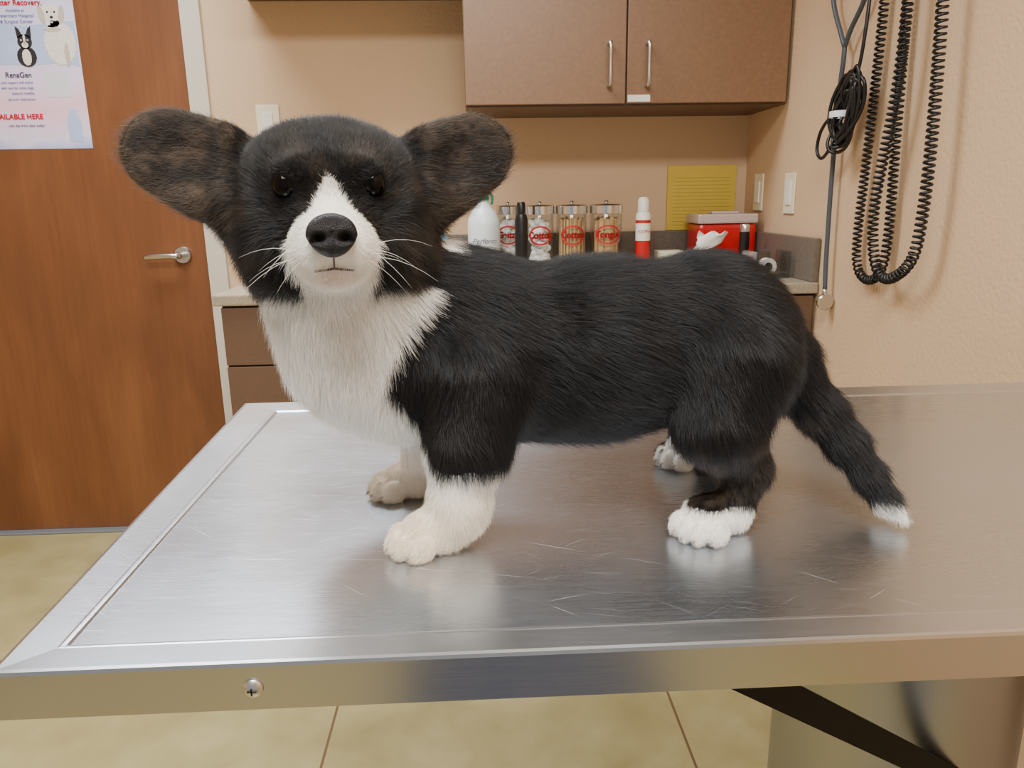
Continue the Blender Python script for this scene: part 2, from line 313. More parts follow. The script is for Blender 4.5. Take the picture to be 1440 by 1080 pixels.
# base cabinet + worktop
c0=(.1,2.6,0)
ps=[box('body',-.685,.915,2.012,2.60,.10,.894,m_cabd),box('kickboard',-.66,.915,2.06,2.08,0,.10,m_cabd)]
bc=thing('base_cabinet',c0,'brown laminate base cabinet with drawers beneath the counter','cabinet',ps)
for i in range(3):
    xa=-.683+i*.533; xb=xa+.528
    for za,zb in ((.734,.889),(.47,.729),(.105,.465)):
        dr=box('drawer',xa,xb,1.994,2.011,za,zb,m_cabl,.0015); adopt(bc,dr,c0)
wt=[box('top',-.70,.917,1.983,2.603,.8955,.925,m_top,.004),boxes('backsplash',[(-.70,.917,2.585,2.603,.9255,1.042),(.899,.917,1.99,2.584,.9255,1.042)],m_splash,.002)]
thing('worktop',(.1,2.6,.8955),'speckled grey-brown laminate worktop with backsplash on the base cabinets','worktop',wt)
ZT=.9256
def spray(x,y):
    z=ZT
    b=lathe('bottle',(x,y,z),[(0,0),(.048,0),(.051,.005),(.051,.15),(.049,.17),(.036,.195),(.021,.212),(.016,.222),(.016,.235),(0,.235)],m_bottle)
    cp=lathe('cap',(x,y,z+.228),[(0,0),(.018,0),(.018,.022),(.011,.026),(0,.026)],m_green)
    hd=box('trigger_head',x-.013,x+.026,y-.011,y+.011,z+.252,z+.281,m_white,.004)
    tr=tube('trigger',catmull([(x+.018,y,z+.255),(x+.028,y,z+.238),(x+.026,y,z+.215)],5),.004,m_green)
    lb=text('lettering','Perform',.022,(x,y-.0518,z+.105),m_ink,shear=.3)
    return thing('spray_bottle',(x,y,z),'white translucent spray bottle with green cap and handwriting','bottle',[b,cp,hd,tr,lb])
spray(.020,2.40)
def jar(x,y,s,word):
    z=ZT; R=.0475*s
    g=lathe('glass_body',(x,y,z),[(0,0),(R,0),(R+.001,.006),(R+.001,.178),(R-.003,.185),(R-.003,.188)],m_glass)
    l=lathe('lid',(x,y,z+.183),[(0,.001),(R+.004,0),(R+.004,.024),(R-.001,.028),(.008,.029),(.005,.031),(.008,.035),(.005,.039),(0,.040)],m_lid)
    e=thing('jar',(x,y,z),'clear glass supply jar with metal lid and red lettering on counter','jar',[g,l],group='glass supply jars on the counter')
    V=[];Fc=[];n=36
    for i in range(n):
        a=2*math.pi*i/n
        for k in (.82,1):
            xx=.042*s*k*math.cos(a); zz=.030*k*math.sin(a)
            ph=xx/(R+.0018); V.append((x+(R+.0018)*math.sin(ph),y-(R+.0018)*math.cos(ph),z+.118+zz))
    for i in range(n):
        j=(i+1)%n; Fc.append((2*i,2*j,2*j+1,2*i+1))
    adopt(e,mk('oval_emblem',V,Fc,m_redink),(x,y,z))
    t=text('lettering',word,.028,(0,0,0),m_redink,ext=.0001,bold=.0016)
    for v in t.data.vertices:
        ph=v.co.x/(R+.0018); v.co=Vector((x+(R+.0018)*math.sin(ph),y-(R+.0018)*math.cos(ph),z+.118+v.co.z))
    adopt(e,t,(x,y,z)); return e
jars=[(.098,2.48,.9,'Gauze'),(.196,2.41,.92,'Cotton'),(.298,2.41,.98,'Cotton'),(.408,2.41,1.04,'Tongue')]
for a in jars: jar(*a)
def balls(x,y,R,n,zt):
    bm=bmesh.new()
    for i in range(n):
        a=random.uniform(0,6.28); r=random.uniform(0,R-.014); zz=ZT+.014+random.random()*(zt-.02)
        bmesh.ops.create_icosphere(bm,subdivisions=2,radius=.0125,matrix=Matrix.Translation((x+r*math.cos(a),y+r*math.sin(a),zz)))
    me=bpy.data.meshes.new('cotton_balls'); bm.to_mesh(me); bm.free(); me.materials.append(m_cotton)
    for p in me.polygons:p.use_smooth=True
    o=bpy.data.objects.new('cotton_balls',me); COL.objects.link(o); o['kind']='stuff'; single(o,'white cotton balls filling a glass jar','cotton balls')
balls(.098,2.48,.040,120,.17); balls(.196,2.41,.042,140,.170)
def sticks(x,y,R,n,w,h,nm,lab,cat,grp):
    for i in range(n):
        a=i*2.4; r=(R-w*.6-.001)*math.sqrt((i+.5)/n); cx=x+r*math.cos(a); cy=y+r*math.sin(a)
        o=box(nm,-w/2,w/2,-.0012,.0012,0,h+random.uniform(-.008,.006),m_stick,.0005); o.location=(cx,cy,ZT+.003); o.rotation_euler=(0,0,a+1.57)
        single(o,lab,cat,grp)
sticks(.298,2.41,.045,70,.006,.165,'applicator','slim wooden cotton applicator stick in jar','applicator stick','applicator sticks in jar')
sticks(.408,2.41,.046,48,.013,.165,'tongue_depressor','flat birch tongue depressor in glass jar','tongue depressor','tongue depressors in jar')
thing('pump_bottle',(.134,2.33,ZT),'tall slim black bottle beside the glass jars','bottle',[lathe('body',(.134,2.33,ZT),[(0,0),(.019,0),(.020,.004),(.020,.17),(.016,.185),(0,.186)],m_blackp),lathe('cap',(.134,2.33,ZT+.186),[(0,0),(.013,0),(.013,.03),(.010,.036),(0,.036)],m_blackp)])
thing('cleaner_bottle',(-.12,2.42,ZT),'light blue plastic bottle on the counter','bottle',[lathe('body',(-.12,2.42,ZT),[(0,0),(.032,0),(.034,.005),(.034,.10),(.02,.125),(.012,.13),(0,.13)],m_blue),lathe('cap',(-.12,2.42,ZT+.13),[(0,0),(.013,0),(.013,.018),(0,.018)],m_white)])
x,y=.525,2.40
thing('spray_can',(x,y,ZT),'red and white aerosol can with white cap on counter','spray can',[lathe('body',(x,y,ZT),[(0,0),(.022,0),(.0235,.003),(.0235,.095),(.0235,.096)],m_redcan),lathe('upper_sleeve',(x,y,ZT+.096),[(.0235,0),(.0235,.080),(.020,.086),(.017,.089),(0,.089)],m_white),lathe('cap',(x,y,ZT+.185),[(0,0),(.018,0),(.018,.036),(.012,.045),(0,.045)],m_white),lathe('red_band',(x,y,ZT+.15),[(.0237,0),(.0237,.010)],m_redink),text('lettering','IODINE',.013,(x,y-.0242,ZT+.125),m_redink)])
single(box('carton',.575,.655,2.36,2.45,ZT,ZT+.062,m_card,.002),'small pale green printed carton on counter','box')
tb=box('carton',.668,.79,2.28,2.38,ZT,ZT+.06,m_paper,.003)
def crumple(cx,cy,z0):
    V=[];Fc=[];n=18;rows=6
    for j in range(rows):
        for i in range(n):
            a=2*math.pi*i/n; r=(.016+.028*j/rows)*(1+.35*math.sin(3*a+j)+.15*random.random()); V.append((cx+r*math.cos(a)+.01*j,cy+r*.6*math.sin(a),z0+.012*j+.010*math.sin(5*a)*j/rows))
    for j in range(rows-1):
        for i in range(n): Fc.append((j*n+i,j*n+(i+1)%n,(j+1)*n+(i+1)%n,(j+1)*n+i))
    return mk('tissue',V,Fc,m_paper,True)
thing('tissue_box',(.729,2.33,ZT),'white tissue box with a tissue pulled out on counter','tissue box',[tb,crumple(.685,2.33,ZT+.058)])
x0,x1=.705,.892
sh=[box('body',x0,x1,2.40,2.54,ZT,ZT+.143,m_red,.012),box('lid',x0-.004,x1+.003,2.396,2.544,ZT+.144,ZT+.174,m_redlid,.006),box('lid_slot',x0+.05,x1-.05,2.43,2.48,ZT+.174,ZT+.182,m_redlid,.002)]
thing('sharps_container',(.79,2.47,ZT),'red sharps disposal container with pinkish clear lid','container',sh)
thing('tall_vial',(.822,2.31,ZT),'black cylinder with silver cap before the red container','bottle',[lathe('body',(.822,2.31,ZT),[(0,0),(.015,0),(.015,.122),(0,.122)],m_blackp),lathe('cap',(.822,2.31,ZT+.122),[(0,0),(.0145,0),(.0145,.020),(.012,.023),(0,.023)],m_chrome)])
single(box('folded_paper',.715,.77,2.15,2.24,ZT,ZT+.03,m_card,.003),'small pale folded packet on the counter','packet')
cb=[boxes('clear_tray',[(.785,.885,2.10,2.103,ZT,ZT+.075),(.785,.885,2.217,2.22,ZT,ZT+.075),(.785,.788,2.103,2.217,ZT,ZT+.075),(.882,.885,2.103,2.217,ZT,ZT+.075),(.788,.882,2.103,2.217,ZT,ZT+.003)],m_glass)]
thing('storage_tray',(.835,2.16,ZT),'clear acrylic storage tray at the counter end','tray',cb)
thing('roll_of_tape',(.835,2.15,ZT+.032),'white tape roll with dark core inside clear tray','tape',[lathe('roll',(.835,2.135,ZT+.030),[(.012,0),(.024,0),(.024,.025),(.012,.025),(.012,0)],m_paper,36,'Y'),lathe('core',(.835,2.135,ZT+.030),[(0,-.001),(.0118,-.001),(.0118,.023),(0,.023)],m_blackp,24,'Y')])
pts=[box('sheet',.648,.884,YB-.010,YB-.0015,1.0435,1.257,m_yellow,.001)]
ln=[box('a',.668,.865,YB-.0112,YB-.0102,1.06+i*.012,1.061+i*.012,m_yelline) for i in range(14)]
pts+= [joinm('ruled_lines',ln,m_yelline)]
thing('paper_pad',(.766,YB-.005,1.0435),'yellow printed paper pad leaning against the wall on backsplash','paper pad',pts)
# ------------------------------------------------------------------ right wall equipment
def helix(path,rad,pitchturns,r):
    P=catmull(path,60); T,N,B=frames(P); out=[]; L=[0]
    for i in range(1,len(P)): L.append(L[-1]+(P[i]-P[i-1]).length)
    tot=L[-1]; n=pitchturns*10; j=0
    for k in range(n+1):
        s=tot*k/n
        while j<len(L)-2 and L[j+1]<s: j+=1
        f=(s-L[j])/max(1e-9,L[j+1]-L[j]); p=P[j].lerp(P[j+1],f); a=2*math.pi*k/10
        nn=N[j].lerp(N[j+1],f).normalized(); bb=B[j].lerp(B[j+1],f).normalized()
        out.append(p+(nn*math.cos(a)+bb*math.sin(a))*rad)
    return out
X1=XR-.020; X2=XR-.048
coils=[([(X1,1.745,1.708),(X1,1.745,1.5),(X1,1.755,1.25),(X1,1.765,1.06),(X1,1.748,.985),(X1,1.695,.962),(X1,1.645,.99),(X1,1.63,1.08),(X1,1.64,1.3),(X1,1.655,1.708)],.0085,132),
       ([(X2,1.60,1.708),(X2,1.600,1.4),(X2,1.645,1.15),(X2,1.635,1.04),(X2,1.595,.985),(X2,1.54,.985),(X2,1.48,1.03),(X2,1.462,1.12),(X2,1.462,1.3),(X2,1.49,1.708)],.0095,132)]
for pth,rad,nt in coils:
    o=tube('coiled_cord',helix(pth,rad,nt,.0022),.0028,m_black,6); single(o,'long black coiled instrument cord looping down the wall','cord','coiled cords on the wall')
thing('instrument_station',(XR,1.62,1.70),'black wall-mounted instrument holder carrying coiled cords','wall instrument',[box('housing',XR-.07,XR-.001,1.44,1.79,1.71,1.85,m_blackp,.01)])
single(box('wall_hook',XR-.045,XR-.001,1.898,1.918,1.735,1.750,m_chrome,.002),'small metal hook fixed to the beige wall','hook')
XS=XR-.024
sp=[tubes('headset',[(catmull([(XS,1.905,1.50),(XS,1.93,1.535),(XS,1.985,1.62),(XS,1.985,1.70),(XS,1.94,1.748),(XS,1.909,1.757)],8),.0058),(catmull([(XS,1.905,1.50),(XS,1.88,1.535),(XS,1.820,1.60),(XS,1.820,1.70),(XS,1.87,1.748),(XS,1.907,1.757)],8),.0058)],m_gray,10),
    tube('tubing',catmull([(XS,1.905,1.505),(XS,1.905,1.47),(XS,1.912,1.40),(XS,1.915,1.2),(XS,1.908,1.0),(XS,1.900,.915)],8),.0058,m_gray,12),
    lathe('chest_piece',(XS,1.902,.885),[(0,-.016),(.018,-.016),(.0215,-.012),(.0215,-.006),(.013,-.001),(.017,.004),(.017,.008),(0,.009)],m_chrome,36,'Y'),
    tube('stem',[(XS,1.900,.918),(XS,1.900,.900)],.006,m_chrome)]
thing('stethoscope',(XR,1.90,.87),'grey-black stethoscope with silver chest piece hanging on wall','stethoscope',sp)
pp=[(XR-.035,1.775,1.70),(XR-.045,1.765,1.52)]
for k in range(12):
    w=.028+.018*random.random(); hh=.062+.028*random.random(); cx=1.805+random.uniform(-.018,.018); cz=1.345+random.uniform(-.014,.014); tl=.34+random.uniform(-.25,.25)
    for i in range(10):
        a=math.pi/2-2*math.pi*i/10; yy_=w*math.cos(a); zz_=hh*math.sin(a)
        pp.append((XR-.045-.022*random.random(),cx+yy_*math.cos(tl)-zz_*math.sin(tl),cz+yy_*math.sin(tl)+zz_*math.cos(tl)))
pp+=[(XR-.045,1.85,1.33),(XR-.045,1.90,1.34),(XR-.045,1.952,1.31),(XR-.045,1.965,1.265),(XR-.045,1.93,1.245),(XR-.045,1.87,1.285),(XR-.045,1.84,1.32)]
cb=[tube('cable',catmull(pp,6),.0042,m_black,8),lathe('tie',(XR-.058,1.818,1.338),[(.026,-.007),(.028,-.007),(.028,.007),(.026,.007),(.026,-.007)],m_tie,24)]
thing('power_cable',(XR,1.84,1.35),'bundled black power cable with white tie on the wall','cable',cb)
# ------------------------------------------------------------------ exam table
def ring(d,z):
    FL=Vector((-.287,.387)); BL=Vector((-.316,.973)); 
    return [(FL.x+d*1.1,.387+d,z),(.900-d,.387+d,z),(.900-d,.973-d*1.5,z),(BL.x+d*1.9,.973-d*1.5,z)]
rings=[ring(.004,.868),ring(0,.870),ring(0,.8985),ring(.0008,.9006),ring(.003,.9012),ring(.0240,.9004),ring(.0252,.9006),ring(.0262,.9005),ring(.0275,.9001),ring(.029,.899)]
V=[];Fc=[];MI=[]
for r_ in rings:V+=r_
for i in range(len(rings)-1):
    for k in range(4): Fc.append((i*4+k,i*4+(k+1)%4,(i+1)*4+(k+1)%4,(i+1)*4+k)); MI.append(2 if i<3 else 1)
Fc.append((3,2,1,0)); MI.append(2); n=(len(rings)-1)*4; Fc.append((n,n+1,n+2,n+3)); MI.append(0)
top=mk('table_top',V,Fc,m_steel); top.data.materials.append(m_steelb); top.data.materials.append(m_steela)
top.data.polygons.foreach_set('material_index',MI)
ped=[lathe('pedestal',(.475,.75,0),[(0,.03),(.13,.03),(.13,.866),(0,.866)],m_steel2,96),lathe('base_plate',(.475,.75,0),[(0,0),(.25,0),(.25,.02),(.235,.03),(0,.03)],m_steel2,96)]
A=Vector((.15,.445,.852)); B=A+(Vector((.430,.600,.612))-A)*1.2; dv=(B-A).normalized(); sd=Vector((0,0,1)).cross(dv).normalized(); up=dv.cross(sd)
V=[];
for pnt in (A,B):
    for a,b in ((-1,-1),(1,-1),(1,1),(-1,1)): V.append(pnt+sd*.004*a+up*.012*b)
br=recalc(mk('brace',V,[(0,1,2,3),(7,6,5,4),(0,4,5,1),(1,5,6,2),(2,6,7,3),(3,7,4,0)],m_brace))
sc=[lathe('screw',(-.138,.387,.8845),[(0,-.0035),(.002,-.0034),(.0045,-.0026),(.006,-.001),(.006,0)],m_chrome,28,'Y'),boxes('screw_slot',[(-.1405,-.1355,.3828,.3845,.8841,.8849),(-.1384,-.1376,.3828,.3845,.882,.887)],m_blackp)]
thing('exam_table',(.31,.68,0),'stainless steel veterinary exam table with raised rim and scratched top','table',[top]+ped+[br]+sc)
ZP=.899
# ------------------------------------------------------------------ puppy (implicit surface -> one continuous mesh)
O=np.array([-.100,.535,1.160]); fv=np.array([.17,-.985,0.]); fv/=np.linalg.norm(fv); uv=np.array([-fv[1],fv[0],0.]); wv=np.array([0,0,1.])
def HL(u,f,w): return O+u*uv+f*fv+w*wv
HB=np.stack([uv,fv,wv])  # rows
PR=[]
def cap(a,b,ra,rb,k=.02,d=(1,0,-.3),L=.014): PR.append(dict(t='c',a=np.array(a,float),b=np.array(b,float),ra=ra,rb=rb,k=k,d=np.array(d,float),L=L))
def els(c,r,k=.02,R=None,d=(1,0,-.3),L=.014,sub=False): PR.append(dict(t='e',c=np.array(c,float),r=np.array(r,float),R=np.eye(3) if R is None else R,k=k,d=np.array(d,float),L=L,sub=sub))
bd=(1,0,-.28)
# torso
els((-.003,.588,1.043),(.073,.058,.073),d=(1,0,-.45),L=.012)
els((.090,.590,1.046),(.094,.057,.068),d=bd,L=.013)
els((.182,.600,1.048),(.074,.060,.067),d=(.9,0,-.5),L=.012)
els((.07,.590,1.005),(.10,.043,.035),d=(1,0,-.2),L=.014)
# neck / ruff / forechest
cap((-.106,.552,1.105),(-.097,.568,1.050),.050,.052,d=(-.12,-.05,-1),L=.014)
els((-.064,.580,1.028),(.059,.053,.053),d=(.15,-.05,-1),L=.013)
cap((-.090,.555,1.112),(-.005,.586,1.066),.044,.045,k=.022,d=(1,.2,-.7),L=.012)
# head
els(HL(0,-.004,.006),(.0570,.058,.0475),R=HB,d=tuple(-fv*.8+wv*.6),L=.007,k=.014)
for s in(-1,1):
    els(HL(s*.027,-.004,.020),(.023,.034,.020),R=HB,d=tuple(-fv*.8+wv*.4+uv*s*.3),L=.007,k=.016)
    els(HL(s*.034,.002,-.027),(.029,.038,.036),R=HB,d=tuple(-fv*.4+uv*s*.9-wv*.6),L=.012,k=.014)
    els(HL(s*.017,.045,.0205),(.013,.010,.007),R=HB,d=tuple(-fv+wv*.7),L=.0035,k=.012)
    els(HL(s*.0115,.060,-.029),(.0145,.024,.0170),R=HB,d=tuple(-fv*.6+uv*s*.8-wv*.6),L=.0045,k=.010)
els(HL(0,.018,-.035),(.036,.036,.026),R=HB,d=tuple(-fv*.5-wv),L=.010,k=.016)
els(HL(0,.056,-.017),(.0150,.036,.0140),R=HB,d=tuple(-fv+wv*.2),L=.003,k=.014)
els(HL(0,.051,-.043),(.0170,.026,.0105),R=HB,d=tuple(-fv*.4-wv),L=.0045,k=.008)
# ears : broad thin shallow dishes
EARC=[]
def ear(s,cu,cw,La,Wa,ang,yaw):
    lo=np.array([s*math.cos(ang),0,math.sin(ang)]); ac=np.array([-s*math.sin(ang),0,math.cos(ang)]); th=np.array([0,1.,0])
    cy,sy=math.cos(yaw),math.sin(yaw)
    def ry(v): return np.array([v[0]*cy-s*v[1]*sy, s*v[0]*sy+v[1]*cy, v[2]])
    lo,ac,th=ry(lo),ry(ac),ry(th)
    R=np.stack([lo@HB,th@HB,ac@HB]); 
    c=HL(cu,-.012,cw); od=tuple(R[0]); EARC.append((c,R,La,Wa))
    els(c,(La,.0056,Wa),R=R,k=.006,d=od,L=.0045)
    els(c+R[0]*La*.22+R[2]*Wa*.02,(La*.79,.0050,Wa*.92),R=R,k=.004,d=od,L=.0045)
    els(c-R[0]*La*.50-R[2]*Wa*.16-R[1]*.003,(La*.80,.0095,Wa*1.06),R=R,k=.010,d=tuple(R[0]*.9-wv*.25),L=.006)
    els(c+R[0]*La*.05+R[1]*.0150,(La*.95,.0120,Wa*.92),R=R,k=.0025,d=od,L=.004,sub=True)
ear(-1,-.092,.028,.0410,.0305,.27,-.10)
ear( 1, .090,.026,.0420,.0305,.32,-.18)
for s in(-1,1): els(HL(s*.062,-.012,-.006),(.016,.012,.026),R=HB,k=.012,d=(s*.4,0,-1),L=.010)
# tail
tp=[(.235,.602,1.050),(.258,.608,1.025),(.270,.607,1.000),(.287,.598,.980),(.303,.583,.957),(.315,.565,.936),(.322,.550,.922),(.327,.538,.914)]
tr_=[.025,.0215,.0185,.0160,.0130,.0095,.0060,.0025]
for i in range(len(tp)-1):
    a,b=np.array(tp[i]),np.array(tp[i+1]); cap(a,b,tr_[i],tr_[i+1],k=.014,d=tuple((b-a)/np.linalg.norm(b-a)),L=.012)
dn=(.1,0,-1)
CL=[]
def paw(c,ang,L,W,H,k=.008):
    c=np.array([c[0],c[1],ZP+H]); fx=np.array([math.cos(ang),math.sin(ang),0]); sx=np.array([-fx[1],fx[0],0]); R=np.stack([fx,sx,wv])
    els(c-fx*.003,(L*.92,W*.92,H),R=R,k=.010,d=tuple(fx-wv*.35),L=.006)
    for t,fo in ((-1.5,.50),(-.5,.78),(.5,.78),(1.5,.50)):
        q=c+fx*L*fo+sx*t*W*.52; q[2]=ZP+.0098
        els(q,(.0115,.0064,.0100),R=R,k=.0026,d=tuple(fx-wv*.5),L=.0042)
        CL.append((q+fx*.0100-wv*.0015,fx))
# near front leg
cap((-.005,.550,1.030),(-.010,.537,.985),.040,.031,d=dn,L=.012)
cap((-.012,.536,.985),(-.020,.532,.930),.0280,.0205,k=.012,d=dn,L=.008)
cap((-.020,.532,.935),(-.030,.530,.915),.0205,.0160,k=.012,d=dn,L=.007)
paw((-.045,.528),math.radians(212),.025,.0205,.0155)
# far front leg
cap((-.020,.612,1.020),(-.045,.622,.975),.036,.026,d=dn,L=.010)
cap((-.045,.622,.975),(-.058,.634,.918),.023,.0165,k=.012,d=dn,L=.006)
paw((-.076,.640),math.radians(207),.022,.018,.0140)
# near hind leg
cap((.197,.565,1.030),(.183,.548,.990),.049,.034,d=(.4,0,-1),L=.012)
cap((.183,.548,.990),(.211,.552,.948),.030,.0165,k=.014,d=(.3,0,-1),L=.009)
cap((.211,.553,.949),(.196,.543,.915),.0150,.0140,k=.010,d=dn,L=.007)
paw((.174,.538),math.radians(228),.024,.0205,.0155)
# far hind leg
cap((.200,.632,1.030),(.204,.655,.985),.045,.030,d=(.4,0,-1),L=.009)
cap((.204,.655,.985),(.244,.684,.950),.025,.016,k=.014,d=(.4,0,-1),L=.007)
cap((.244,.684,.948),(.220,.694,.920),.0160,.016,k=.010,d=dn,L=.006)
paw((.201,.696),math.radians(200),.025,.0200,.0185)
def pd(p,q):
    if q['t']=='c':
        ab=q['b']-q['a']; t=np.clip(((p-q['a'])@ab)/(ab@ab),0,1)
        return np.linalg.norm(p-(q['a']+t[...,None]*ab),axis=-1)-(q['ra']+t*(q['rb']-q['ra']))
    l=(p-q['c'])@q['R'].T; k0=np.linalg.norm(l/q['r'],axis=-1); k1=np.linalg.norm(l/q['r']**2,axis=-1)+1e-9
    return k0*(k0-1)/k1
def comb(a,d,q):
    k=q['k']
    if q.get('sub'):
        d=-d; h=np.clip(.5-.5*(a-d)/k,0,1); return a*(1-h)+d*h+k*h*(1-h)
    h=np.clip(.5+.5*(a-d)/k,0,1); return a*(1-h)+d*h-k*h*(1-h)
def sdf(p):
    a=np.full(p.shape[:-1],.5)
    for q in PR: a=comb(a,pd(p,q),q)
    return a
res=.0020; lo=np.array([-.26,.40,.890]); hi=np.array([.345,.74,1.235])
nn=np.ceil((hi-lo)/res).astype(int); ax=[lo[i]+np.arange(nn[i])*res for i in range(3)]
G=np.full(nn,.5)
for q in PR:
    if q['t']=='c': r=max(q['ra'],q['rb']); l0=np.minimum(q['a'],q['b'])-r; h0=np.maximum(q['a'],q['b'])+r
    else:
        e=np.sqrt(((q['R'].T*q['r'])**2).sum(1)); l0=q['c']-e; h0=q['c']+e
    mg=q['k']+.012; i0=np.clip(np.floor((l0-mg-lo)/res).astype(int),0,nn); i1=np.clip(np.ceil((h0+mg-lo)/res).astype(int)+1,0,nn)
    s=tuple(slice(a,b) for a,b in zip(i0,i1))
    pts=np.stack(np.meshgrid(ax[0][s[0]],ax[1][s[1]],ax[2][s[2]],indexing='ij'),-1)
    G[s]=comb(G[s],pd(pts,q),q)
zz=ax[2][None,None,:]; G=np.maximum(G,(ZP+.0003-zz)+0*G)
ins=G<0
def sl(o): return tuple(slice(a,None if a==1 else -1) for a in o)
corners=[(a,b,c) for a in(0,1) for b in(0,1) for c in(0,1)]
cnt=sum(ins[sl(o)].astype(int) for o in corners); act=(cnt>0)&(cnt<8)
ci=np.argwhere(act); idx=-np.ones(act.shape,int); idx[tuple(ci.T)]=np.arange(len(ci))
acc=np.zeros((len(ci),3)); num=np.zeros(len(ci))
for a in corners:
    for axn in range(3):
        if a[axn]==1: continue
        b=list(a); b[axn]=1
        va=G[tuple((ci+np.array(a)).T)]; vb=G[tuple((ci+np.array(b)).T)]; m=(va<0)!=(vb<0)
        t=np.where(m,va/np.where(m,va-vb,1),0); pnt=np.array(a)[None]+t[:,None]*(np.array(b)-np.array(a))[None]
        acc[m]+=pnt[m]; num[m]+=1
VT=lo+(ci+acc/num[:,None])*res
Q=[]
for axn in range(3):
    o=[0,0,0]; s0=[slice(None)]*3; s1=[slice(None)]*3; s0[axn]=slice(None,-1); s1[axn]=slice(1,None)
    A0=ins[tuple(s0)]; B0=ins[tuple(s1)]; e=np.argwhere(A0!=B0); u_,v_=(axn+1)%3,(axn+2)%3
    e=e[(e[:,u_]>0)&(e[:,v_]>0)&(e[:,u_]<act.shape[u_])&(e[:,v_]<act.shape[v_])]
    du=np.zeros(3,int);du[u_]=1;dv_=np.zeros(3,int);dv_[v_]=1
    q4=np.stack([idx[tuple((e-du-dv_).T)],idx[tuple((e-dv_).T)],idx[tuple(e.T)],idx[tuple((e-du).T)]],1)
    fl=~A0[tuple(e.T)]; q4[fl]=q4[fl][:,::-1]; Q.append(q4)
Q=np.concatenate(Q); Q=Q[(Q>=0).all(1)]
me=bpy.data.meshes.new('body'); me.from_pydata(VT.tolist(),[],Q.tolist()); me.update()
bm=bmesh.new(); bm.from_mesh(me); bmesh.ops.recalc_face_normals(bm,faces=bm.faces)
bmesh.ops.smooth_vert(bm,verts=bm.verts,factor=.5,use_axis_x=True,use_axis_y=True,use_axis_z=True)
for v in bm.verts:
    if v.co.z<ZP+.0004: v.co.z=ZP+.0004
bm.to_mesh(me); bm.free()
me.polygons.foreach_set('use_smooth',[True]*len(me.polygons)); me.update()
# colour field
def vnoise(P,s,seed=0):
    q=P*s+seed*17.3; i=np.floor(q); f=q-i; f=f*f*(3-2*f); r=0
    for a in(0,1):
        for b in(0,1):
            for c in(0,1):
                g=i+np.array([a,b,c]); hsh=np.sin(g@np.array([127.1,311.7,74.7]))*43758.5453; hsh-=np.floor(hsh)
                r=r+hsh*(f[:,0] if a else 1-f[:,0])*(f[:,1] if b else 1-f[:,1])*(f[:,2] if c else 1-f[:,2])
    return r
EYE=[HL(s*.0265,.052,.0100) for s in(-1,1)]
def earrim(P):
    r=np.zeros(len(P))
    for c,R,La,Wa in EARC:
        l=(P-c)@R.T; rr=np.sqrt((l[:,0]/(La*1.02))**2+(l[:,2]/(Wa*1.02))**2); r=np.maximum(r,np.clip((rr-.80)/.15,0,1)*(rr<1.4)*(l[:,0]>-La*.4))
    return r
def colour(P):
    n1=vnoise(P,140,1)-.5; n2=vnoise(P,60,2)-.5
    l=(P-O)@HB.T; u,f,w=l[:,0],l[:,1],l[:,2]; x,y,z=P[:,0],P[:,1],P[:,2]; j=(n1*.005+n2*.005)
    bw=np.interp(w,[-.07,-.055,-.040,-.025,-.015,-.005,.006,.014,.024],[.018,.022,.027,.0275,.0225,.0125,.0055,.0025,-.02])
    blaze=(np.abs(u-.0)+j*.6<bw)&(f>.024)&(w>-.07)
    xb=np.interp(z,[.965,.972,.98,1.0,1.03,1.045,1.08,1.12],[-.036,-.040,-.042,-.050,-.068,-.069,-.043,-.020])
    chest=(x+j<xb)&((z+j*.8<1.101)|((x>-.058)&(z<1.134)&(f<-.008)))&~((f>.024)&(w>-.05))
    fleg=(z+j*.8<.967)&(x<.03)
    hleg=((z+j*.5<.924)&(x>.1)&(x<.29)&(y<.60)&(x<.194+ (y<.54)*.02))|((z+j*1.5<.942)&(x>.1)&(x+j*4<.207)&(y>.64)&(n2+n1*.5<.14))
    ttip=(x>.305)&(z+j<.921)
    W=blaze|chest|fleg|hleg|ttip
    st_=vnoise(P,260,5); st2=vnoise(P,80,6)
    isear=(np.abs(u)>.060)&(z>1.14)&(y<.62)
    cheek=(z>1.10)&(np.abs(u)>.040)&(f<.045)&(f>-.028)&(np.abs(u)<.074)&(z<1.17)
    hock=(z<.985)&(x>.16)&(x<.28)
    br=np.where(isear,np.where(u<0,.34,.24),np.where(cheek,.24,np.where(hock,.38,np.where((z>1.12)&(f>-.05)&(np.abs(u)<.07),.10,.03))))
    a=np.clip((st_*.6+st2*.6-.42)*2.0,0,1)*br
    a=np.clip(a+isear*np.where(u<0,.08,.05)+earrim(P)*isear*.16,0,1)
    brow=np.exp(-(((u-.022)/.009)**2+((w-.029)/.006)**2))*(f>.02)*.18+np.exp(-(((u+.024)/.008)**2+((w-.029)/.005)**2))*(f>.02)*.06
    a=np.clip(a+brow*.8,0,1)
    for e in EYE: a*=np.clip((np.linalg.norm(P-e,axis=1)-.012)/.006,0,1)
    a=a[:,None]
    dark=np.array([.0080,.0076,.0080])*(1-a)+np.array([.20,.145,.10])*a
    wt=np.array([.92,.89,.83])[None]*np.ones((len(P),1))
    legc=np.clip((.965-z)/.04,0,1)[:,None]*(fleg[:,None]); wt=wt*(1-legc)+np.array([.86,.75,.60])*legc
    mo=np.exp(-((u/.014)**2+((w+.045)/.006)**2))*(f>.055)*.45; wt=wt*(1-mo[:,None])+np.array([.70,.48,.42])*mo[:,None]
    wt*= (1+.08*(vnoise(P,300,9)-.5))[:,None]
    return np.where(W[:,None],wt,dark),W
nv=len(me.vertices); VC=np.empty(nv*3); me.vertices.foreach_get('co',VC); VC=VC.reshape(-1,3)
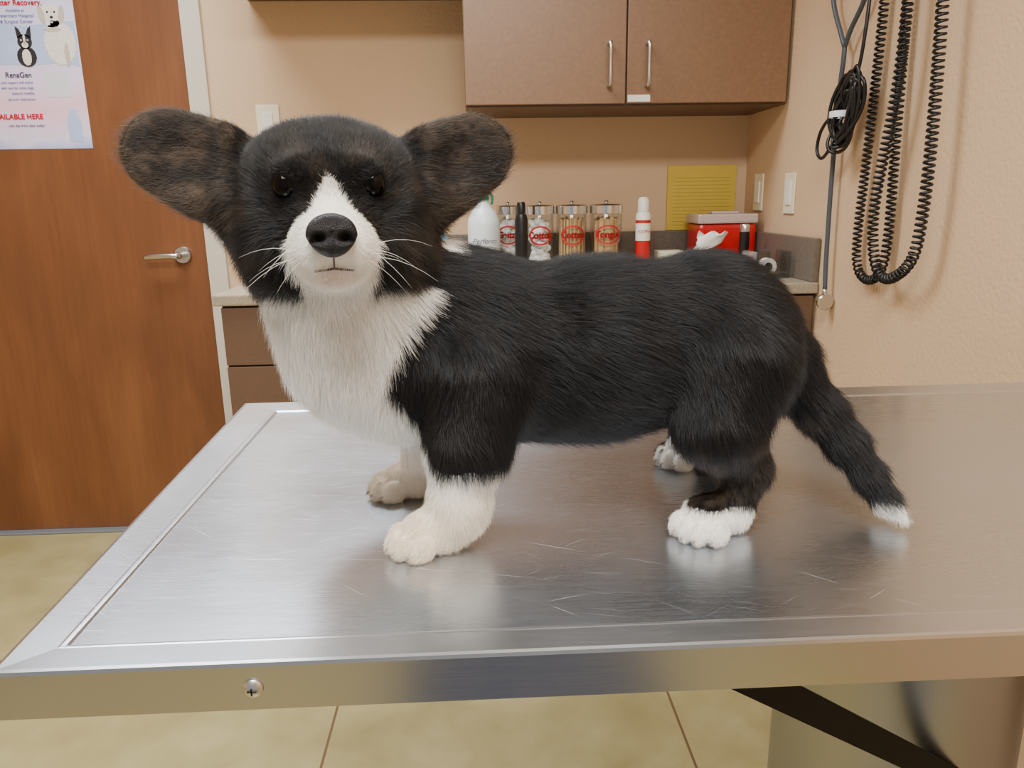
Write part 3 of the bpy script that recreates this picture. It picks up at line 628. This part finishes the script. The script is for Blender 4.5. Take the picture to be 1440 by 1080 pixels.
NV=np.empty(nv*3); me.vertices.foreach_get('normal',NV); NV=NV.reshape(-1,3)
cv,_=colour(VC); ca=me.color_attributes.new('coat','FLOAT_COLOR','POINT'); ca.data.foreach_set('color',np.concatenate([cv*.85,np.ones((nv,1))],1).astype(np.float32).ravel())
q=NT('puppy_skin'); at=q.n('ShaderNodeAttribute'); at.attribute_name='coat'; q.l(at.outputs['Color'],q.b.inputs['Base Color']); q.b.inputs['Roughness'].default_value=.8; q.b.inputs['Specular IOR Level'].default_value=.1
nz=q.n('ShaderNodeTexNoise'); nz.inputs['Scale'].default_value=400; bp=q.n('ShaderNodeBump'); bp.inputs['Strength'].default_value=.3; q.l(nz.outputs[0],bp.inputs['Height']); q.l(bp.outputs[0],q.b.inputs['Normal'])
me.materials.append(q.m)
body=bpy.data.objects.new('body',me); COL.objects.link(body)
def field(P):
    D=np.zeros((len(P),3)); L=np.zeros(len(P)); W=np.zeros(len(P))
    for q in PR:
        if q.get('sub'): continue
        w=np.exp(-np.clip(np.abs(pd(P,q)),0,.2)/.005)+1e-12
        dd=q['d']/np.linalg.norm(q['d']); D+=w[:,None]*dd; L+=w*q['L']; W+=w
    return D/W[:,None],L/W
DV,LV=field(VC)
def surf(u,w,f0=.13):
    f=f0
    for _ in range(80):
        dd=float(sdf(HL(u,f,w)[None])[0])
        if dd<.0002: break
        f-=dd*.7
    return f
dogparts=[body]
eyes=[]; ER=.0090
for s in(-1,1):
    fe=surf(s*.0265,.0100); c=HL(s*.0262,fe-.0062,.0100); eyes.append(c)
    bm=bmesh.new(); bmesh.ops.create_uvsphere(bm,u_segments=32,v_segments=20,radius=ER,matrix=Matrix.Translation(c)); me2=bpy.data.meshes.new('eye'); bm.to_mesh(me2); bm.free(); me2.materials.append(m_eye)
    for p in me2.polygons:p.use_smooth=True
    e=bpy.data.objects.new('eye',me2); COL.objects.link(e); dogparts.append(e)
# nose
fn=surf(0,-.019); NC=HL(0,fn-.001,-.0195)
bm=bmesh.new(); bmesh.ops.create_uvsphere(bm,u_segments=56,v_segments=40,radius=1)
for v in bm.verts:
    a,b,c=v.co
    a2=math.copysign(abs(a)**.85,a); c2=math.copysign(abs(c)**.85,c); b2=math.copysign(abs(b)**.7,b)
    wd=.0148*(1-.24*max(0,-c2)-.04*max(0,c2)); 
    hh=.0128*c2*(1-.08*abs(a)); ff=.0085*b2
    for s in(-1,1):
        dd=((a2-s*.50)/.26)**2+((c2+.10)/.23)**2
        if b>0: ff-=.0085*math.exp(-dd*1.5)
        if b>0: ff-=.0034*math.exp(-(((a2-s*.80)/.16)**2+((c2+.25)/.14)**2))
    if b>0: ff-=.0018*math.exp(-(a2/.07)**2)*(1 if c<.2 else .2)
    v.co=Vector(NC+uv*a2*wd+wv*hh+fv*ff)
me2=bpy.data.meshes.new('nose'); bm.to_mesh(me2); bm.free(); me2.materials.append(m_nose)
for p in me2.polygons:p.use_smooth=True
o=bpy.data.objects.new('nose',me2); COL.objects.link(o); dogparts.append(o)
# mouth line
def onface(u,w,off=.0006): return Vector(HL(u,surf(u,w)+off,w))
ml=[(-.0120,-.0412),(-.009,-.0408),(-.004,-.0403),(0,-.0398),(.004,-.0403),(.009,-.0408),(.0120,-.0412)]
L_=[(catmull([onface(u,w,.0001) for u,w in ml],4),[.0003]+[.0008]*23+[.0003]),([onface(0,w,.0001) for w in(-.032,-.034,-.036,-.039)],.0005)]
dogparts.append(tubes('mouth',L_,m_lip,6))
m_claw=M('pale_claw',srgb(150,130,112),.4,var=.1)
for qc,fx in CL:
    qc=Vector(qc); fx=Vector(fx); o=tube('claw',[qc,qc+fx*.0025-Vector((0,0,.0012)),qc+fx*.0042-Vector((0,0,.0036))],[.0013,.0010,.0003],m_claw,6); dogparts.append(o)
# ---- fur
me.calc_loop_triangles(); T=np.empty(len(me.loop_triangles)*3,int); me.loop_triangles.foreach_get('vertices',T); T=T.reshape(-1,3)
a,b,c=VC[T[:,0]],VC[T[:,1]],VC[T[:,2]]; area=np.linalg.norm(np.cross(b-a,c-a),axis=1)/2
cen=(a+b+c)/3; lc=(cen-O)@HB.T; ishead=(np.abs(lc[:,0])<.15)&(lc[:,2]>-.065)&(lc[:,1]>-.075)
paws=cen[:,2]<.93
wgt=area*np.where(ishead,2.1,1)*np.where(paws,2.0,1)*(cen[:,2]>ZP+.0015)
NH=450000
ti=rng.choice(len(T),NH,p=wgt/wgt.sum()); r1=np.sqrt(rng.random(NH)); r2=rng.random(NH); B3=np.stack([1-r1,r1*(1-r2),r1*r2],1)[...,None]
def itp(Aq): return (Aq[T[ti]]*(B3 if Aq.ndim==2 else B3[...,0])).sum(1)
Pr=itp(VC); Nr=itp(NV); Nr/=np.linalg.norm(Nr,axis=1)[:,None]; Dr=itp(DV); Lr=itp(LV)
keep=np.ones(NH,bool)
for s,e in zip((-1,1),eyes):
    q_=(Pr-e)@HB.T; # almond opening: slightly wider than tall
    keep&=np.sqrt((q_[:,0]/1.04)**2+q_[:,1]**2+(q_[:,2]/.93)**2)>ER
keep&=np.linalg.norm((Pr-NC)/np.array([1.0,1,.88]),axis=1)>.0124
Pr,Nr,Dr,Lr=Pr[keep],Nr[keep],Dr[keep],Lr[keep]; NH=len(Pr)
for e in eyes:
    de=np.linalg.norm(Pr-e,axis=1); Lr=np.where(de<.019,np.minimum(Lr,.0020+(de-.009)*.3),Lr)
lh=(Pr-O)@HB.T; fm=(lh[:,1]>.050)&(lh[:,2]>-.06)&(np.abs(lh[:,0])<.04); Lr=np.where(fm,np.minimum(Lr,.0042),Lr)
nosed=np.linalg.norm(Pr-NC,axis=1); Lr=np.where(nosed<.020,np.minimum(Lr,.0024),Lr)
headm=(lh[:,2]>-.055)&(np.abs(lh[:,0])<.064)&(lh[:,1]>-.06)
earm=(lh[:,2]>-.03)&(np.abs(lh[:,0])>.066)&(Pr[:,1]<.62)&(Pr[:,2]>1.13)
rim=earrim(Pr)*(lh[:,2]>-.03)*(np.abs(lh[:,0])>.06)
Lr=Lr*(1+1.1*rim*(rng.random(NH)<.25))
bodym=(~headm)&(Pr[:,2]>.965)&(Pr[:,0]>-.07)
Lr=Lr*np.where(bodym,.8+.5*vnoise(Pr,45,31),1)
tailm=(Pr[:,0]>.258)[:,None]
nzv=np.stack([vnoise(Pr,90,11)-.5,vnoise(Pr,90,12)-.5,vnoise(Pr,90,13)-.5],1)
nzl=np.stack([vnoise(Pr,28,14)-.5,vnoise(Pr,28,15)-.5,vnoise(Pr,28,16)-.5],1)
nk=np.where(tailm,.15,1)
D=Dr/ (np.linalg.norm(Dr,axis=1)[:,None]+1e-6)+nzv*.45*nk+nzl*.55*nk+rng.normal(0,.20,(NH,3))
Tn=D-Nr*(D*Nr).sum(1)[:,None]; Tn/=np.linalg.norm(Tn,axis=1)[:,None]+1e-6
lift=np.radians(22+12*headm-10*earm+rng.normal(0,9,NH)+14*nk[:,0]*(vnoise(Pr,60,21)-.5))[:,None]
ln_=(Lr*(.6+.8*rng.random(NH)))[:,None]
K=4; pts=np.zeros((NH,K,3))
for k in range(K):
    s=k/(K-1); dirv=Nr*np.sin(lift)+Tn*np.cos(lift)
    pts[:,k]=Pr-Nr*.0005+dirv*ln_*s+Tn*ln_*.10*s*s-Nr*ln_*.10*s*s+np.array([0,0,-1])*ln_*.08*s*s
ng=NH//12; gi=rng.choice(NH,ng,replace=False); kd=kdtree.KDTree(ng)
for i,g in enumerate(gi): kd.insert(Pr[g],i)
kd.balance(); own=np.array([kd.find(p)[1] for p in Pr]); gp=pts[gi[own]]
scale=(ln_/ (ln_[gi[own]]+1e-9))
tgt=Pr[gi[own]][:,None]+(gp-Pr[gi[own]][:,None])*scale[...,None]
cl=(np.linspace(0,1,K)**1.3*.20)[None,:,None]*np.clip((ln_-.003)/.006,0,1)[...,None]
pts=pts*(1-cl)+tgt*cl
pts[:,:,2]=np.maximum(pts[:,:,2],ZP+.0006)
hc,Wm=colour(Pr)
dk=~Wm; hc=hc*(1+.5*(rng.random((NH,1))-.5)*dk[:,None]+.10*(rng.random((NH,1))-.5))
rad=np.linspace(1,.2,K)[None,:]*np.where(lh[:,2]>-.065,.000092,.000105)[:,None]
hcv=bpy.data.hair_curves.new('fur'); hcv.add_curves([K]*NH)
hcv.attributes['position'].data.foreach_set('vector',pts.astype(np.float32).ravel())
ra=hcv.attributes.get('radius') or hcv.attributes.new('radius','FLOAT','POINT'); ra.data.foreach_set('value',rad.astype(np.float32).ravel())
ta=hcv.attributes.new('coat','FLOAT_COLOR','POINT'); hcK=np.repeat(hc[:,None],K,1); hcK=np.concatenate([hcK,np.ones((NH,K,1))],2); ta.data.foreach_set('color',hcK.astype(np.float32).ravel())
q=NT('puppy_fur'); at=q.n('ShaderNodeAttribute'); at.attribute_name='coat'; q.l(at.outputs['Color'],q.b.inputs['Base Color']); q.b.inputs['Roughness'].default_value=.38; q.b.inputs['Specular IOR Level'].default_value=.36
hcv.materials.append(q.m)
fur=bpy.data.objects.new('fur',hcv); COL.objects.link(fur); fur['kind']='stuff'
# whiskers
WL=[]
for s in(-1,1):
    for i in range(6):
        u=s*(.018+.005*(i%3)/2); w=-.027-.005*(i//3)-.002*(i%2); p0=onface(u,w,-.001)
        dr=Vector(uv)*s*(1.0+.1*random.random())+Vector(fv)*random.uniform(-.1,.35)+Vector((0,0,random.uniform(-.8,.45))); dr.normalize(); ll=random.uniform(.020,.040)
        WL.append(([p0+dr*ll*t+Vector((0,0,-1))*ll*.40*t*t for t in(0,.2,.4,.6,.8,1)],[.00015,.00014,.00012,.00010,.00007,.00004]))
wk=tubes('whiskers',WL,m_whisk,4); wk['kind']='stuff'; wk['label']='long thin white whiskers'; dogparts.append(wk)
LOC=Vector((.06,.59,ZP))
dog=thing('puppy',LOC,'black and white brindle corgi puppy standing on steel table','dog',dogparts)
fur.parent=dog; fur.matrix_parent_inverse=Matrix.Translation(-LOC)
# ------------------------------------------------------------------ lights
def area(name,loc,sx,sy,power,col,spread=180):
    l=bpy.data.lights.new(name,'AREA'); l.shape='RECTANGLE'; l.size=sx; l.size_y=sy; l.energy=power; l.color=col; l.spread=math.radians(spread)
    o=bpy.data.objects.new(name,l); o.location=loc; COL.objects.link(o); return o
area('ceiling_light',(-.75,1.75,2.66),1.3,.6,50,(.90,.95,1),130)
area('ceiling_light',(-.10,-.40,2.66),1.3,.7,108,(1,.985,.955))
w=bpy.data.worlds.new('world'); bpy.context.scene.world=w; w.use_nodes=True; w.node_tree.nodes['Background'].inputs[0].default_value=(.98,.98,1,1); w.node_tree.nodes['Background'].inputs[1].default_value=.48
# ------------------------------------------------------------------ camera
p_=math.radians(14);y_=math.radians(2.4);r_=math.radians(.93)
f=Vector((math.sin(y_)*math.cos(p_),math.cos(y_)*math.cos(p_),-math.sin(p_))); r0=Vector((math.cos(y_),-math.sin(y_),0)); u0=r0.cross(f)
R=r0*math.cos(r_)-u0*math.sin(r_); U=R.cross(f)
cam=bpy.data.cameras.new('camera'); cam.sensor_width=36; cam.lens=36*1050/1440; cam.clip_start=.02
co=bpy.data.objects.new('camera',cam); mw=Matrix((R,U,-f)).transposed().to_4x4(); mw.translation=Vector((0,0,1.16)); co.matrix_world=mw
COL.objects.link(co); bpy.context.scene.camera=co
print('verts',nv,'hairs',NH)
